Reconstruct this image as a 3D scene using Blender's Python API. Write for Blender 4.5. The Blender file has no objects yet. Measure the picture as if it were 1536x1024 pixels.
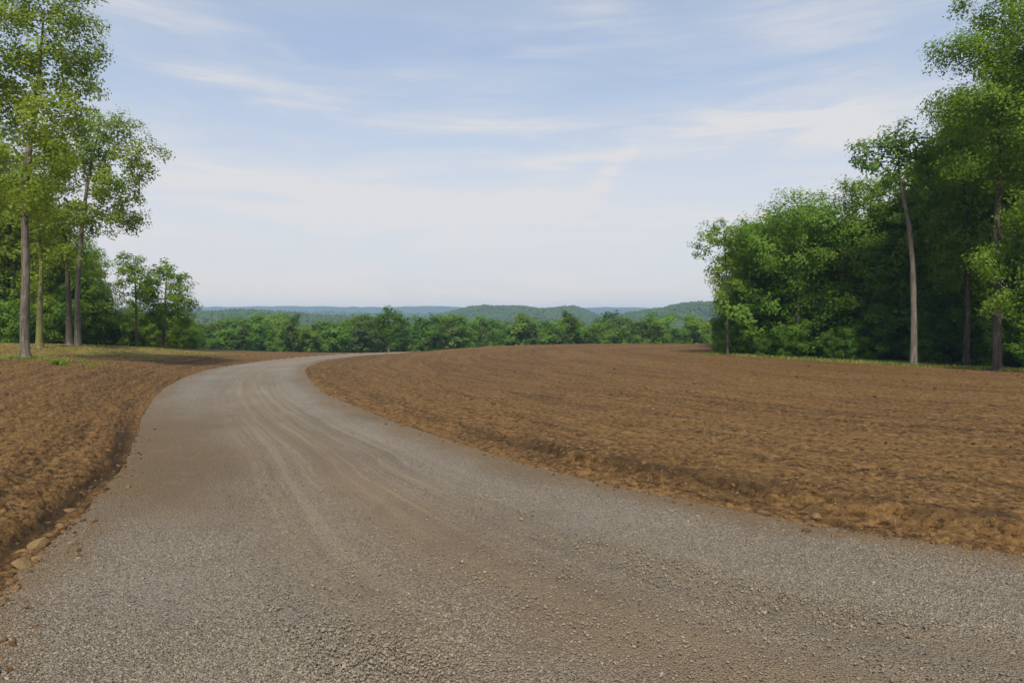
import bpy, math
import numpy as np
from mathutils import Vector

R = np.random.default_rng
scene = bpy.context.scene
COL = scene.collection
CAM_H = 2.5

# ------------------------------------------------------------------ noise
def hash2(ix, iy, seed):
    h = (ix.astype(np.int64) * 374761393 + iy.astype(np.int64) * 668265263 + seed * 1442695041) & 0xffffffff
    h = ((h ^ (h >> 13)) * 1274126177) & 0xffffffff
    h = ((h ^ (h >> 16)) * 2246822519) & 0xffffffff
    return ((h ^ (h >> 15)) & 0xffffff).astype(np.float32) / 16777216.0

def vnoise(x, y, seed=0):
    ix = np.floor(x); iy = np.floor(y)
    fx = (x - ix).astype(np.float32); fy = (y - iy).astype(np.float32)
    fx = fx * fx * fx * (fx * (fx * 6 - 15) + 10); fy = fy * fy * fy * (fy * (fy * 6 - 15) + 10)
    a = hash2(ix, iy, seed); b = hash2(ix + 1, iy, seed)
    c = hash2(ix, iy + 1, seed); d = hash2(ix + 1, iy + 1, seed)
    return a + (b - a) * fx + (c - a) * fy + (a - b - c + d) * fx * fy

def fbm(x, y, seed=0, octv=4):
    s = 0.0; a = 0.5; t = 0.0
    for k in range(octv):
        s = s + a * vnoise(x, y, seed + k * 17); t += a
        x, y = (x * 1.6 - y * 1.2) + 3.7, (x * 1.2 + y * 1.6) + 9.1; a *= 0.5
    return s / t

def worley(x, y, seed=0):
    ix = np.floor(x); iy = np.floor(y)
    best = np.full(x.shape, 9.0, np.float32); rid = np.zeros(x.shape, np.float32)
    for dx in (-1, 0, 1):
        for dy in (-1, 0, 1):
            cx = ix + dx; cy = iy + dy
            px = cx + hash2(cx, cy, seed); py = cy + hash2(cx, cy, seed + 5)
            d = ((px - x) ** 2 + (py - y) ** 2).astype(np.float32)
            m = d < best
            best = np.where(m, d, best); rid = np.where(m, hash2(cx, cy, seed + 11), rid)
    return np.sqrt(best), rid

def sstep(a, b, x):
    t = np.clip((x - a) / (b - a), 0, 1)
    return t * t * (3 - 2 * t)

# ------------------------------------------------------------------ terrain
CTRL = np.array([
    (0, 0, 0), (-2, 5, 0), (6, 2, .02), (3, 9.8, .12), (6, 8.6, .16), (12, 8, .25), (12, 14, .25), (3, 18, .18), (20, 12, .3),
    (0, 25, .08), (8, 26, .15), (20, 24, .2), (32, 15, .3), (23.4, 33, .05), (21.7, 37, .04), (14.2, 45, .17), (28, 45, .2), (40, 55, .2),
    (-6.6, 7, .40), (-9, 11, .46), (-12, 17, .45), (-17, 14, .6), (-20, 22, .75), (-17, 26, .5), (-21.4, 30, .83), (-28.9, 45, .83),
    (-30.2, 55, .35), (-29.6, 58, .18), (-28.9, 62, -.16), (-23.7, 66, -.59), (-19.2, 66, -.79), (-19.5, 40, -.02), (-40, 30, .9), (-42, 55, .5),
    (9.3, 72, .02), (20.5, 72, .02), (2.25, 72, -.1), (-4.65, 70, -.3), (-9.2, 68, -.60), (-14.5, 72, -.95), (0, 47, -.08), (-9, 50, -.42),
    (0, 58, -.2), (10, 58, .08), (-13, 38, -.15), (-15, 50, -.42), (-15, 60, -.65), (-6, 34, -.02), (30, 72, .1), (-10, -5, .1), (15, -5, .1)], float)
def _U(r2): return np.where(r2 > 1e-9, r2 * np.log(np.maximum(r2, 1e-9)), 0.0)
_n = len(CTRL)
_K = _U(((CTRL[:, None, :2] - CTRL[None, :, :2]) ** 2).sum(-1)) + np.eye(_n) * 12.0
_P = np.c_[np.ones(_n), CTRL[:, :2]]
_A = np.block([[_K, _P], [_P.T, np.zeros((3, 3))]])
_W = np.linalg.solve(_A, np.r_[CTRL[:, 2], 0, 0, 0])
def tps(X, Y):
    X = np.clip(X, -46, 46); Y = np.clip(Y, -8, 78)
    z = _W[_n] + _W[_n + 1] * X + _W[_n + 2] * Y
    for k in range(_n):
        z = z + _W[k] * _U((X - CTRL[k, 0]) ** 2 + (Y - CTRL[k, 1]) ** 2)
    return z
def zroad(Y):
    return np.interp(Y, [0, 15, 25, 35, 45, 55, 65, 72, 90], [0, 0, -.03, -.12, -.3, -.52, -.76, -.92, -1.2])
def fall(X, Y):
    rr = np.maximum(np.maximum(Y - 71, np.abs(X) - 70), -Y - 60)
    f = .013 * np.maximum(0, rr) ** 1.5
    return 19 * (1 - np.exp(-f / 19))

EDGE_L = [(16, -12), (6, -5.2), (0, -.6), (-2.7, 2.7), (-4.0, 4.9), (-4.66, 6.17), (-5.06, 7.31), (-5.49, 8.68), (-6.28, 10.67), (-7.2, 12.8), (-8.5, 15.5), (-10.2, 19),
          (-12.1, 23.4), (-14.2, 29.1), (-16.4, 37.2), (-17.4, 45.6), (-17.5, 54.7), (-16.6, 64.5), (-14, 71), (-5, 80), (10, 87)]
EDGE_R = [(24, -5), (14, 1.2), (9, 4.6), (5.4, 7.2), (3.54, 8.39), (2.19, 9.66), (.98, 10.9), (-.1, 12.2), (-1.2, 14.1), (-2.75, 16.5), (-4.7, 20.1),
          (-6.9, 24.7), (-9.4, 31.3), (-11.55, 38.4), (-13.2, 48), (-13.5, 55.7), (-13, 63), (-11, 68.5), (-3, 74), (10, 80)]
def catmull(P, n=6):
    P = np.array(P, float); P = np.vstack([2 * P[0] - P[1], P, 2 * P[-1] - P[-2]]); out = []
    for i in range(1, len(P) - 2):
        for t in np.arange(n) / n:
            a, b, c, d = P[i - 1], P[i], P[i + 1], P[i + 2]
            out.append(.5 * (2 * b + (c - a) * t + (2 * a - 5 * b + 4 * c - d) * t * t + (3 * b - a - 3 * c + d) * t ** 3))
    out.append(P[-2]); return np.array(out)
PL, PR = catmull(EDGE_L, 5), catmull(EDGE_R, 5)
def sdist(X, Y, P, inside_right):
    """signed distance to a polyline, positive on the road's side"""
    best = np.full(X.shape, 1e9, np.float32); sg = np.ones(X.shape, np.float32)
    X = X.astype(np.float32); Y = Y.astype(np.float32)
    for (ax, ay), (bx, by) in zip(P[:-1].astype(np.float32), P[1:].astype(np.float32)):
        ex, ey = bx - ax, by - ay; l2 = ex * ex + ey * ey
        t = np.clip(((X - ax) * ex + (Y - ay) * ey) / l2, 0, 1)
        d = (X - ax - t * ex) ** 2 + (Y - ay - t * ey) ** 2
        m = d < best
        best = np.where(m, d, best)
        sg = np.where(m, np.where(ex * (Y - ay) - ey * (X - ax) < 0, 1.0, -1.0), sg)
    return np.sqrt(best) * sg * (1 if inside_right else -1)

def base_height(X, Y):
    """ground height without the small lumps, with distances to the road's edges"""
    X = np.asarray(X, float); Y = np.asarray(Y, float)
    dL = sdist(X, Y, PL, True); dR = sdist(X, Y, PR, False)
    wob = (fbm(X * .55, Y * .55, 31, 3) - .5)
    wob = wob + .30 * (fbm(X * 3.1, Y * 3.1, 33, 3) - .5)
    near = np.clip(1.15 - Y / 60, .3, 1)
    z0 = tps(X, Y); zr = zroad(Y)
    oL = -dL + wob * .5 * near; oR = -dR + wob * .42 * near
    bank = .30 * sstep(.05, .6, oL) + .70 * sstep(.2, 3.2, oL)
    lip = (sstep(20, 10, Y) * sstep(-4, 1.5, X))
    bankR = sstep(.0, .5, oR) * .25 + .75 * (sstep(.55, .95, oR + wob * .5) * lip + sstep(.2, 3., oR) * (1 - lip))
    m = np.where(dL < 0, bank, np.where(dR < 0, bankR, 0.0))
    z = zr + (z0 - zr) * m
    z = z + .07 * lip * sstep(.5, .85, oR + wob * .5) * sstep(2.6, 1.0, oR) * (dR < 0)
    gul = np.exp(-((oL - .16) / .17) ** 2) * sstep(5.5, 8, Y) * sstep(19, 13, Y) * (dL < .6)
    z = z - .08 * gul - fall(X, Y)
    return z, dL, dR, gul, wob
def ground_z(x, y):
    return float(base_height(np.array([x]), np.array([y]))[0][0])

# ------------------------------------------------------------------ mesh and object helpers
def mesh_from(name, V, F, mats, smooth=True, attrs=None, mat_index=None):
    """V (n,3); F an (m,k) array or a list of such arrays"""
    me = bpy.data.meshes.new(name)
    Fs = F if isinstance(F, list) else [F]
    Fs = [f for f in Fs if len(f)]
    me.vertices.add(len(V)); me.vertices.foreach_set('co', np.ascontiguousarray(V, np.float32).ravel())
    loops = np.concatenate([f.ravel() for f in Fs]).astype(np.int32)
    sizes = np.concatenate([np.full(len(f), f.shape[1], np.int32) for f in Fs])
    starts = np.concatenate([[0], np.cumsum(sizes)[:-1]]).astype(np.int32)
    me.loops.add(len(loops)); me.loops.foreach_set('vertex_index', loops)
    me.polygons.add(len(sizes)); me.polygons.foreach_set('loop_start', starts)
    me.polygons.foreach_set('use_smooth', np.full(len(sizes), smooth, bool))
    for m in (mats if isinstance(mats, (list, tuple)) else [mats]): me.materials.append(m)
    if mat_index is not None: me.polygons.foreach_set('material_index', mat_index.astype(np.int32))
    me.update(calc_edges=True)
    for k, (dom, v) in (attrs or {}).items():
        a = me.attributes.new(k, 'FLOAT', dom); a.data.foreach_set('value', np.ascontiguousarray(v, np.float32))
    me.validate(verbose=False)
    return me
def obj(name, me, parent=None, loc=None):
    o = bpy.data.objects.new(name, me); COL.objects.link(o)
    if parent is not None: o.parent = parent
    if loc is not None: o.location = loc
    return o
def tag(o, label=None, cat=None, group=None, kind=None):
    if label: o['label'] = label
    if cat: o['category'] = cat
    if group: o['group'] = group
    if kind: o['kind'] = kind
    return o
def empty(name, loc, rz=0, s=1):
    o = bpy.data.objects.new(name, None); COL.objects.link(o)
    o.location = loc; o.rotation_euler = (0, 0, rz); o.scale = (s, s, s) if not hasattr(s, '__len__') else s
    o.empty_display_size = .3
    return o

# ------------------------------------------------------------------ node helpers
class NT:
    def __init__(self, tree): self.t = tree; tree.nodes.clear()
    def __call__(self, typ, ins=None, out=0, **props):
        n = self.t.nodes.new(typ)
        for k, v in props.items(): setattr(n, k, v)
        for k, v in (ins or {}).items():
            if isinstance(v, bpy.types.NodeSocket): self.t.links.new(v, n.inputs[k])
            else:
                s = n.inputs[k]
                if hasattr(s.default_value, '__len__') and not isinstance(v, str):
                    v = tuple(v) + ((1,) if len(s.default_value) == 4 and len(v) == 3 else ())
                s.default_value = v
        return n.outputs[out] if isinstance(out, (int, str)) else n
    def math(self, op, a, b=None, c=None, clamp=False):
        ins = {0: a}
        if b is not None: ins[1] = b
        if c is not None: ins[2] = c
        return self('ShaderNodeMath', ins, operation=op, use_clamp=clamp)
    def mix(self, f, a, b, blend='MIX'):
        return self('ShaderNodeMix', {0: f, 6: a, 7: b}, out=2, data_type='RGBA', blend_type=blend)
    def rng(self, v, a, b, c=0., d=1., smooth=True):
        return self('ShaderNodeMapRange', {'Value': v, 'From Min': a, 'From Max': b, 'To Min': c, 'To Max': d},
                    interpolation_type='SMOOTHSTEP' if smooth else 'LINEAR')
    def noise(self, vec, scale, detail=4, rough=.55, dist=0., out=0):
        return self('ShaderNodeTexNoise', {'Vector': vec, 'Scale': scale, 'Detail': detail, 'Roughness': rough, 'Distortion': dist}, out=out)
    def attr(self, name): return self('ShaderNodeAttribute', out='Fac', attribute_name=name)
    def scaled(self, vec, s, rot=(0, 0, 0)): return self('ShaderNodeMapping', {'Vector': vec, 'Scale': s, 'Rotation': rot})
def material(name):
    m = bpy.data.materials.new(name); m.use_nodes = True
    return m, NT(m.node_tree)
def finish(n, surf): n('ShaderNodeOutputMaterial', {'Surface': surf}, out=None)
def principled(n, col, rough=.9, normal=None, spec=.25):
    ins = {'Base Color': col, 'Roughness': rough, 'Specular IOR Level': spec}
    if normal is not None: ins['Normal'] = normal
    return n('ShaderNodeBsdfPrincipled', ins)

# ---- soil
def soil_material():
    m, n = material('soil')
    pos = n('ShaderNodeNewGeometry', out='Position')
    row = n('ShaderNodeCombineXYZ', {0: n.math('MULTIPLY', n.attr('along'), .13), 1: n.math('MULTIPLY', n.attr('rowd'), 1.9), 2: 0.})
    big = n.noise(n('ShaderNodeCombineXYZ', {0: n.math('MULTIPLY', n.attr('along'), .07), 1: n.math('MULTIPLY', n.attr('rowd'), .30), 2: 3.}), 1.0, 6, .66, .4)
    mid = n.noise(row, 1.1, 6, .62, .6)
    fine = n.noise(pos, 9., 6, .68)
    comb = n.noise(n('ShaderNodeCombineXYZ', {0: n.math('MULTIPLY', n.attr('along'), .7), 1: n.math('MULTIPLY', n.attr('rowd'), 6.5), 2: 0.}), 1.0, 6, .72, .5)
    spot = n.noise(pos, 2.6, 6, .74)
    grit = n.noise(pos, 38., 3, .7)
    c = n.mix(n.rng(big, .38, .62), (0.040, 0.021, 0.009), (0.110, 0.063, 0.024))
    c = n.mix(n.rng(mid, .38, .70), c, (0.127, 0.068, 0.024))
    c = n.mix(n.math('MULTIPLY', n.rng(mid, .48, .32), .75), c, (0.029, 0.015, 0.006))
    c = n.mix(n.math('MULTIPLY', n.rng(comb, .52, .66), .7), c, (0.182, 0.118, 0.051))
    c = n.mix(n.math('MULTIPLY', n.rng(comb, .47, .36), .8), c, (0.026, 0.014, 0.006))
    c = n.mix(n.math('MULTIPLY', n.rng(spot, .46, .36), .6), c, (0.028, 0.015, 0.006))
    c = n.mix(n.math('MULTIPLY', n.rng(spot, .60, .70), .6), c, (0.185, 0.121, 0.057))
    c = n.mix(n.math('MULTIPLY', n.rng(fine, .52, .60), .85), c, (0.171, 0.103, 0.040))
    c = n.mix(n.math('MULTIPLY', n.rng(fine, .47, .39), .9), c, (0.015, 0.009, 0.002))
    c = n.mix(n.math('MULTIPLY', n.rng(grit, .60, .68), .7), c, (0.249, 0.169, 0.078))
    c = n.mix(n.rng(n.attr('clod'), 0., 1., 0., .35, False), c, (0.161, 0.092, 0.034))
    c = n.mix(n.math('MULTIPLY', n.attr('shade_damp'), .85), c, (0.025, 0.016, 0.009))  # shade of gully and field step put into the soil colour, plus moist patches
    gm = n.math('MULTIPLY', n.attr('grassy'), n.rng(n.noise(pos, 1.3, 5, .7), .40, .62))
    gcol = n.mix(n.noise(pos, 6., 4, .7), (0.086, 0.106, 0.019), (0.280, 0.231, 0.071))
    c = n.mix(n.math('MULTIPLY', gm, .8), c, gcol)
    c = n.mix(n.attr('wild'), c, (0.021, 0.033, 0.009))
    h = n.math('ADD', n.math('ADD', n.math('MULTIPLY', fine, .7), n.math('MULTIPLY', grit, .35)), n.math('ADD', n.math('MULTIPLY', comb, .7), n.math('MULTIPLY', spot, .8)))
    bump = n('ShaderNodeBump', {'Height': h, 'Strength': .8, 'Distance': .065})
    finish(n, principled(n, c, .95, bump, .12)); return m

# ---- gravel
def gravel_material():
    m, n = material('gravel')
    pos = n('ShaderNodeNewGeometry', out='Position')
    t = n.attr('lane'); warp = n.noise(pos, .35, 4, .6)
    tw = n.math('ADD', t, n.math('MULTIPLY', n.math('SUBTRACT', warp, .5), .16))
    def band(c, w):
        d = n.math('DIVIDE', n.math('SUBTRACT', tw, c), w)
        return n.math('EXPONENT', n.math('MULTIPLY', n.math('MULTIPLY', d, d), -1.))
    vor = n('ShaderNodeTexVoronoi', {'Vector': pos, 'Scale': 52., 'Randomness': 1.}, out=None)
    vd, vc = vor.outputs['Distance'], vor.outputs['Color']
    vor2 = n('ShaderNodeTexVoronoi', {'Vector': pos, 'Scale': 110., 'Randomness': 1.}, out=None)
    rnd = n('ShaderNodeSeparateColor', {'Color': vc}, out=None)
    tone = n.math('ADD', n.math('MULTIPLY', rnd.outputs[0], .5), n.math('MULTIPLY', n.attr('tone'), .5))
    c = n.mix(tone, (.084, .069, .053), (.350, .296, .234))
    c = n.mix(n.math('MULTIPLY', n.rng(rnd.outputs[1], .80, .96), .6), c, (0.302, 0.266, 0.225))
    c = n.mix(n.math('MULTIPLY', n.rng(rnd.outputs[2], .86, .95), .5), c, (0.181, 0.115, 0.061))
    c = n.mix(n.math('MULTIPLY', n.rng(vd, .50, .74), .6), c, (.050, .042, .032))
    grain = n.noise(pos, 30., 4, .75)
    c = n.mix(n.math('MULTIPLY', n.rng(grain, .51, .64), .65), c, (.40, .345, .275))
    c = n.mix(n.math('MULTIPLY', n.rng(grain, .45, .33), .6), c, (.055, .044, .032))
    patch = n.noise(pos, .9, 5, .62)
    tan = n.math('ADD', n.math('MULTIPLY', band(.54, .085), 1.1), n.math('MULTIPLY', band(.36, .05), .5), clamp=True)
    tan = n.math('ADD', tan, n.math('MULTIPLY', band(.70, .035), .55), clamp=True)
    tan = n.math('MULTIPLY', tan, n.rng(patch, .25, .48, .5, 1.))
    c = n.mix(n.math('MULTIPLY', tan, .8), c, (0.220, 0.163, 0.100))
    c = n.mix(n.math('MULTIPLY', n.rng(patch, .50, .72), .40), c, (0.151, 0.115, 0.082))
    yy = n('ShaderNodeSeparateXYZ', {0: pos}, out=1)
    lines = n.noise(n('ShaderNodeCombineXYZ', {0: n.math('MULTIPLY', n.math('ADD', t, n.math('MULTIPLY', n.math('SUBTRACT', warp, .5), .05)), 30.), 1: n.math('MULTIPLY', yy, .10), 2: 0.}), 1.0, 5, .62)
    zone = n.math('MULTIPLY', n.math('MULTIPLY', n.rng(t, .26, .40), n.rng(t, .90, .72)), n.rng(yy, 5., 13., .22, .85))
    c = n.mix(n.math('MULTIPLY', n.math('MULTIPLY', n.rng(lines, .50, .62), zone), .8), c, (0.298, 0.239, 0.168))
    c = n.mix(n.math('MULTIPLY', n.math('MULTIPLY', n.rng(lines, .47, .36), zone), .42), c, (0.088, 0.074, 0.057))
    dirt = n.math('MULTIPLY', n.attr('dirt'), n.rng(n.noise(pos, 3.2, 5, .65), .25, .55, .45, 1.))
    c = n.mix(n.math('MULTIPLY', dirt, .92), c, n.mix(n.noise(pos, 16., 4, .7), (.105, .066, .030), (.235, .158, .080)))
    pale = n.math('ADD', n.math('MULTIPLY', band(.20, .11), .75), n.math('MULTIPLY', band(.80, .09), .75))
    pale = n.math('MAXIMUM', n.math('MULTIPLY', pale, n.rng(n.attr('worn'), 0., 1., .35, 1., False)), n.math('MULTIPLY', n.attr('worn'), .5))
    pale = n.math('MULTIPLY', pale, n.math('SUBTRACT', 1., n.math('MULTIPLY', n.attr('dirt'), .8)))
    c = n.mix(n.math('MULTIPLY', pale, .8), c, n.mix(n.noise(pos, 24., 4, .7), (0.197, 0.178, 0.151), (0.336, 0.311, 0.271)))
    big = n.noise(pos, .22, 3, .5)
    c = n.mix(n.rng(big, .35, .68, 0., .28), c, (0.091, 0.079, 0.066))
    h = n.math('ADD', n.math('MULTIPLY', vd, -1.0), n.math('MULTIPLY', vor2.outputs['Distance'], -.45))
    h = n.math('ADD', h, n.math('MULTIPLY', n.noise(pos, 11., 4, .6), .8))
    bump = n('ShaderNodeBump', {'Height': h, 'Strength': 1., 'Distance': .032})
    finish(n, principled(n, c, .88, bump, .2)); return m

def stone_material(name, a, b):
    m, n = material(name)
    co = n('ShaderNodeTexCoord', out='Object')
    tone = n.attr('tone'); v = n.noise(co, 14., 5, .65)
    c = n.mix(n.math('ADD', n.math('MULTIPLY', tone, .7), n.math('MULTIPLY', v, .3)), a, b)
    bump = n('ShaderNodeBump', {'Height': v, 'Strength': .4, 'Distance': .02})
    finish(n, principled(n, c, .9, bump, .2)); return m

def bark_material(name, a, b, moss=0.):
    m, n = material(name)
    co = n('ShaderNodeTexCoord', out='Object')
    v = n.noise(n.scaled(co, (7, 7, 1.1)), 1.6, 7, .7, .4)
    p = n.noise(co, 1.3, 4, .6)
    c = n.mix(n.rng(v, .35, .66), a, b)
    c = n.mix(n.math('MULTIPLY', n.rng(p, .55, .72), .45), c, (.34, .32, .28))
    if moss: c = n.mix(n.math('MULTIPLY', n.rng(p, .62, .42), moss), c, (.13, .15, .04))
    bump = n('ShaderNodeBump', {'Height': v, 'Strength': .8, 'Distance': .05})
    finish(n, principled(n, c, .92, bump, .15)); return m

def leaf_material(name, dark, light, trans, tr=.42):
    m, n = material(name)
    tone = n.attr('tone'); oi = n('ShaderNodeObjectInfo', out='Random')
    clump = n.noise(n('ShaderNodeTexCoord', out='Object'), .55, 3, .5)
    f = n.math('ADD', n.math('MULTIPLY', tone, .38), n.math('MULTIPLY', n.rng(clump, .32, .68), .62))
    f = n.math('ADD', f, n.math('MULTIPLY', n.math('SUBTRACT', oi, .5), .30), clamp=True)
    c = n.mix(f, dark, light)
    ct = n.mix(f, [x * .75 for x in trans], trans)
    p = principled(n, c, .55, None, .14)
    t = n('ShaderNodeBsdfTranslucent', {'Color': ct})
    finish(n, n('ShaderNodeMixShader', {0: tr, 1: p, 2: t})); return m

M = dict(
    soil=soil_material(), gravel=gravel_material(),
    pebble=stone_material('pebble_stone', (0.051, 0.042, 0.033), (0.272, 0.233, 0.183)),
    clod=stone_material('dirt_clod', (0.034, 0.018, 0.007), (0.163, 0.094, 0.041)),
    rock=stone_material('tan_rock', (0.102, 0.064, 0.030), (0.187, 0.127, 0.065)),
    bark=bark_material('grey_brown_bark', (0.034, 0.029, 0.023), (0.088, 0.076, 0.061)),
    pale=bark_material('pale_grey_bark', (0.079, 0.066, 0.054), (0.181, 0.160, 0.133)),
    brown=bark_material('warm_brown_bark', (.062, .053, .043), (.165, .145, .118)),
    mossy=bark_material('mossy_bark', (0.060, 0.051, 0.030), (0.145, 0.121, 0.071), .8),
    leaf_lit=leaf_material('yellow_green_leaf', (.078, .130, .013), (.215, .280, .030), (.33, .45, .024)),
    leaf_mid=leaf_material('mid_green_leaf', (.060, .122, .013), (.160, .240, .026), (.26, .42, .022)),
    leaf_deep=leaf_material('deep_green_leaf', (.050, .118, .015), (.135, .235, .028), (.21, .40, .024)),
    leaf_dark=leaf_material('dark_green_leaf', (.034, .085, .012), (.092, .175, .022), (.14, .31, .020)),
    leaf_far=leaf_material('distant_leaf', (.025, .058, .012), (.095, .140, .024), (.13, .21, .018), .34),
    grass=leaf_material('grass_blade', (.085, .125, .020), (.28, .27, .065), (.22, .27, .05), .3),
)

# ------------------------------------------------------------------ ground and road
def build_ground():
    fine = np.radians(np.linspace(-47, 47, 1500)); nf = len(fine)
    coarse = np.radians(np.linspace(47, 313, 92)[1:-1])
    ang = np.r_[fine, coarse]
    r = np.r_[np.geomspace(.06, 3.2, 26)[:-1], 1 / np.linspace(1 / 3.2, 1 / 82., 640), np.geomspace(82, 3400, 70)[1:]]
    nr, na = len(r), len(ang)
    rr = r[:, None] * np.ones(na); X = rr * np.sin(ang); Y = rr * np.cos(ang)
    X = X.ravel(); Y = Y.ravel(); rad = rr.ravel()
    Z = np.empty(len(X)); dL = np.empty(len(X), np.float32); dR = dL.copy(); gul = dL.copy(); wob = dL.copy()
    for a in range(0, len(X), 150000):
        s = slice(a, a + 150000)
        Z[s], dL[s], dR[s], gul[s], wob[s] = base_height(X[s], Y[s])
    inside = np.minimum(dL, dR)
    out = -inside
    # lumps of the soil: long raked ridges, clods, crumbs
    rowd = np.where(dL < 0, -dL, np.maximum(-dR, 0)); along = X * .85 - Y * .5
    U = along; Vv = rowd + .25 * (wob)
    lumps = np.zeros(len(X)); clod = np.zeros(len(X), np.float32)
    k = np.where((rad < 100) & (out > -.8))[0]
    for a in range(0, len(k), 200000):
        i = k[a:a + 200000]; x, y, u, v = X[i], Y[i], U[i], Vv[i]
        rid = 1 - np.abs(2 * fbm(u * .11, v * 1.7, 3, 4) - 1)
        n2 = fbm(x * 1.1, y * 1.7, 8, 4) - .5
        f1, q1 = worley(u * 3.2, v * 6.5, 21); f2, q2 = worley(x * 11 + n2 * 3, y * 14, 22); f3, q3 = worley(x * 27, y * 31, 23)
        left = (dL[i] < 0)
        amp = np.where(left, 1.35, .62)
        nf_ = np.clip(1.25 - rad[i] / 60, .35, 1)
        z = .050 * (rid - .6) + .05 * n2 + .03 * (fbm(x * 4.5, y * 5.5, 9, 3) - .5)
        z = z + amp * nf_ * (.03 * np.abs(fbm(x * 7, y * 9, 12, 3) - .5) * 2 + .065 * np.maximum(0, .75 - f1) * (q1 > .45) * q1 + .038 * np.maximum(0, .8 - f2) * (q2 > .35) * q2 + .014 * np.maximum(0, .7 - f3) * q3)
        lumps[i] = z * sstep(-.35, .35, out[i])
        clod[i] = np.clip((q2 > .55) * (1 - f2) * q2 + .4 * (1 - f3) * q3, 0, 1)
    # ground
    Zg = Z + lumps + np.where(inside > 0, -.02 - .10 * sstep(.02, .45, inside), 0) * (rad < 200)
    Zg = Zg - np.where(rad > 200, (fbm(X * .01, Y * .01, 5, 3) - .5) * -6, 0)
    # road
    lane = np.clip(dL / np.maximum(dL + dR, .1), 0, 1)
    Zr = Z.copy(); tone = np.zeros(len(X), np.float32)
    k = np.where((inside > -.35) & (rad < 110))[0]
    for a in range(0, len(k), 200000):
        i = k[a:a + 200000]; x, y = X[i], Y[i]
        f1, q1 = worley(x * 36, y * 36, 41); f2, q2 = worley(x * 64, y * 64, 42); f3, q3 = worley(x * 19, y * 19, 43)
        pack = fbm(x * .8, y * .8, 44, 3)
        loose = sstep(.30, .62, pack) * (1 - .65 * np.exp(-((lane[i] - .56) / .12) ** 2)) * .8 + .2
        z = loose * (.015 * np.sqrt(np.maximum(0, .62 - f1)) * (.35 + q1) + .009 * np.sqrt(np.maximum(0, .6 - f2)) * (.3 + q2) + .022 * np.maximum(0, .42 - f3) * (q3 > .72))
        rut = 0
        for cc, w, d in ((.33, .045, .022), (.52, .02, .014), (.60, .02, .016), (.70, .035, .022)):
            rut = rut - d * np.exp(-((lane[i] + .05 * (pack - .5) - cc) / w) ** 2)
        rut = rut + sstep(4, 12, y) * .016 * (fbm(lane[i] * 26 + .6 * pack, y * .10, 58, 3) - .5) * sstep(.22, .36, lane[i]) * sstep(.92, .76, lane[i])
        Zr[i] = Z[i] + z + rut + .03 * (fbm(x * .5, y * .5, 46, 3) - .5) - .16 * sstep(.0, -.3, inside[i]) + .004
        tone[i] = np.clip(q1 * .6 + q2 * .4, 0, 1)
    dirt = sstep(2.4, .7, dL + wob * 1.6) * sstep(7.5, 10, Y) * sstep(25, 14, Y)
    dirt = np.maximum(dirt, sstep(.95, .15, dR + wob * .9) * .85)
    dirt = np.maximum(dirt, sstep(.8, .05, dL + wob * .7) * .75)
    shade_damp = np.clip(gul * 1.25, 0, 1) * np.clip(.4 + 1.6 * fbm(X * 2.5, Y * 2.5, 51, 3), 0, 1)  # painted shade along the gully, broken up by noise
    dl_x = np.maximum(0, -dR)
    shade_damp = np.maximum(shade_damp, .62 * np.exp(-((dl_x - .75 - .5 * wob) / .30) ** 2) * sstep(20, 11, Y) * sstep(-3, 1, X) * 1.3 * sstep(.30, .52, fbm(X * .9, Y * .9, 52, 4)))  # painted shade on the road-facing step of the right field
    shade_damp = np.maximum(shade_damp, .45 * np.exp(-((dl_x - 5. - 2 * wob) / .5) ** 2) * sstep(.48, .6, fbm(X * .35, Y * .35, 53, 4)) * (X > 0))
    grassy = sstep(-19, -25, X) * sstep(27, 31, Y) * sstep(60, 50, Y)
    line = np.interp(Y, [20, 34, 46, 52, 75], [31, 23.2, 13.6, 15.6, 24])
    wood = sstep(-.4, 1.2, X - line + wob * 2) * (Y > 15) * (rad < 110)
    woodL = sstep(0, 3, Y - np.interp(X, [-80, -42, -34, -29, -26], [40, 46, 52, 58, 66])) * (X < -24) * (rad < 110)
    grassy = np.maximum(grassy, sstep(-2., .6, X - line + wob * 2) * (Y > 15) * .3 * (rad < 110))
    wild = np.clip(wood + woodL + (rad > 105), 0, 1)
    ii = (np.arange(nr - 1)[:, None] * na + np.arange(na)[None, :]).ravel()
    jj = (np.arange(nr - 1)[:, None] * na + ((np.arange(na) + 1) % na)[None, :]).ravel()
    F = np.c_[ii, ii + na, jj + na, jj][:, ::-1]
    def sub(F, keep_v, Zv, name, mat, attrs):
        f = F[keep_v[F].any(1)]
        used = np.zeros(len(X), bool); used[f.ravel()] = True
        idx = np.cumsum(used) - 1
        V = np.c_[X, Y, Zv][used]
        return obj(name, mesh_from(name, V, idx[f], mat, True, {k_: ('POINT', v[used]) for k_, v in attrs.items()}))
    g = sub(F, inside < .5, Zg, 'ground', M['soil'], dict(clod=clod, rowd=rowd, along=along, shade_damp=shade_damp, grassy=grassy, wild=wild))
    tag(g, 'bare brown graded soil rolling away beside the gravel road', None, None, 'structure')
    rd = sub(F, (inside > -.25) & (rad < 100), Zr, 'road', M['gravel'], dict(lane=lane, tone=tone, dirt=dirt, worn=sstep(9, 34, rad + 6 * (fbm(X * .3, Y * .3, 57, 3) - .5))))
    tag(rd, 'grey gravel road curving away to the left and over the rise', None, None, 'structure')
build_ground()

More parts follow.
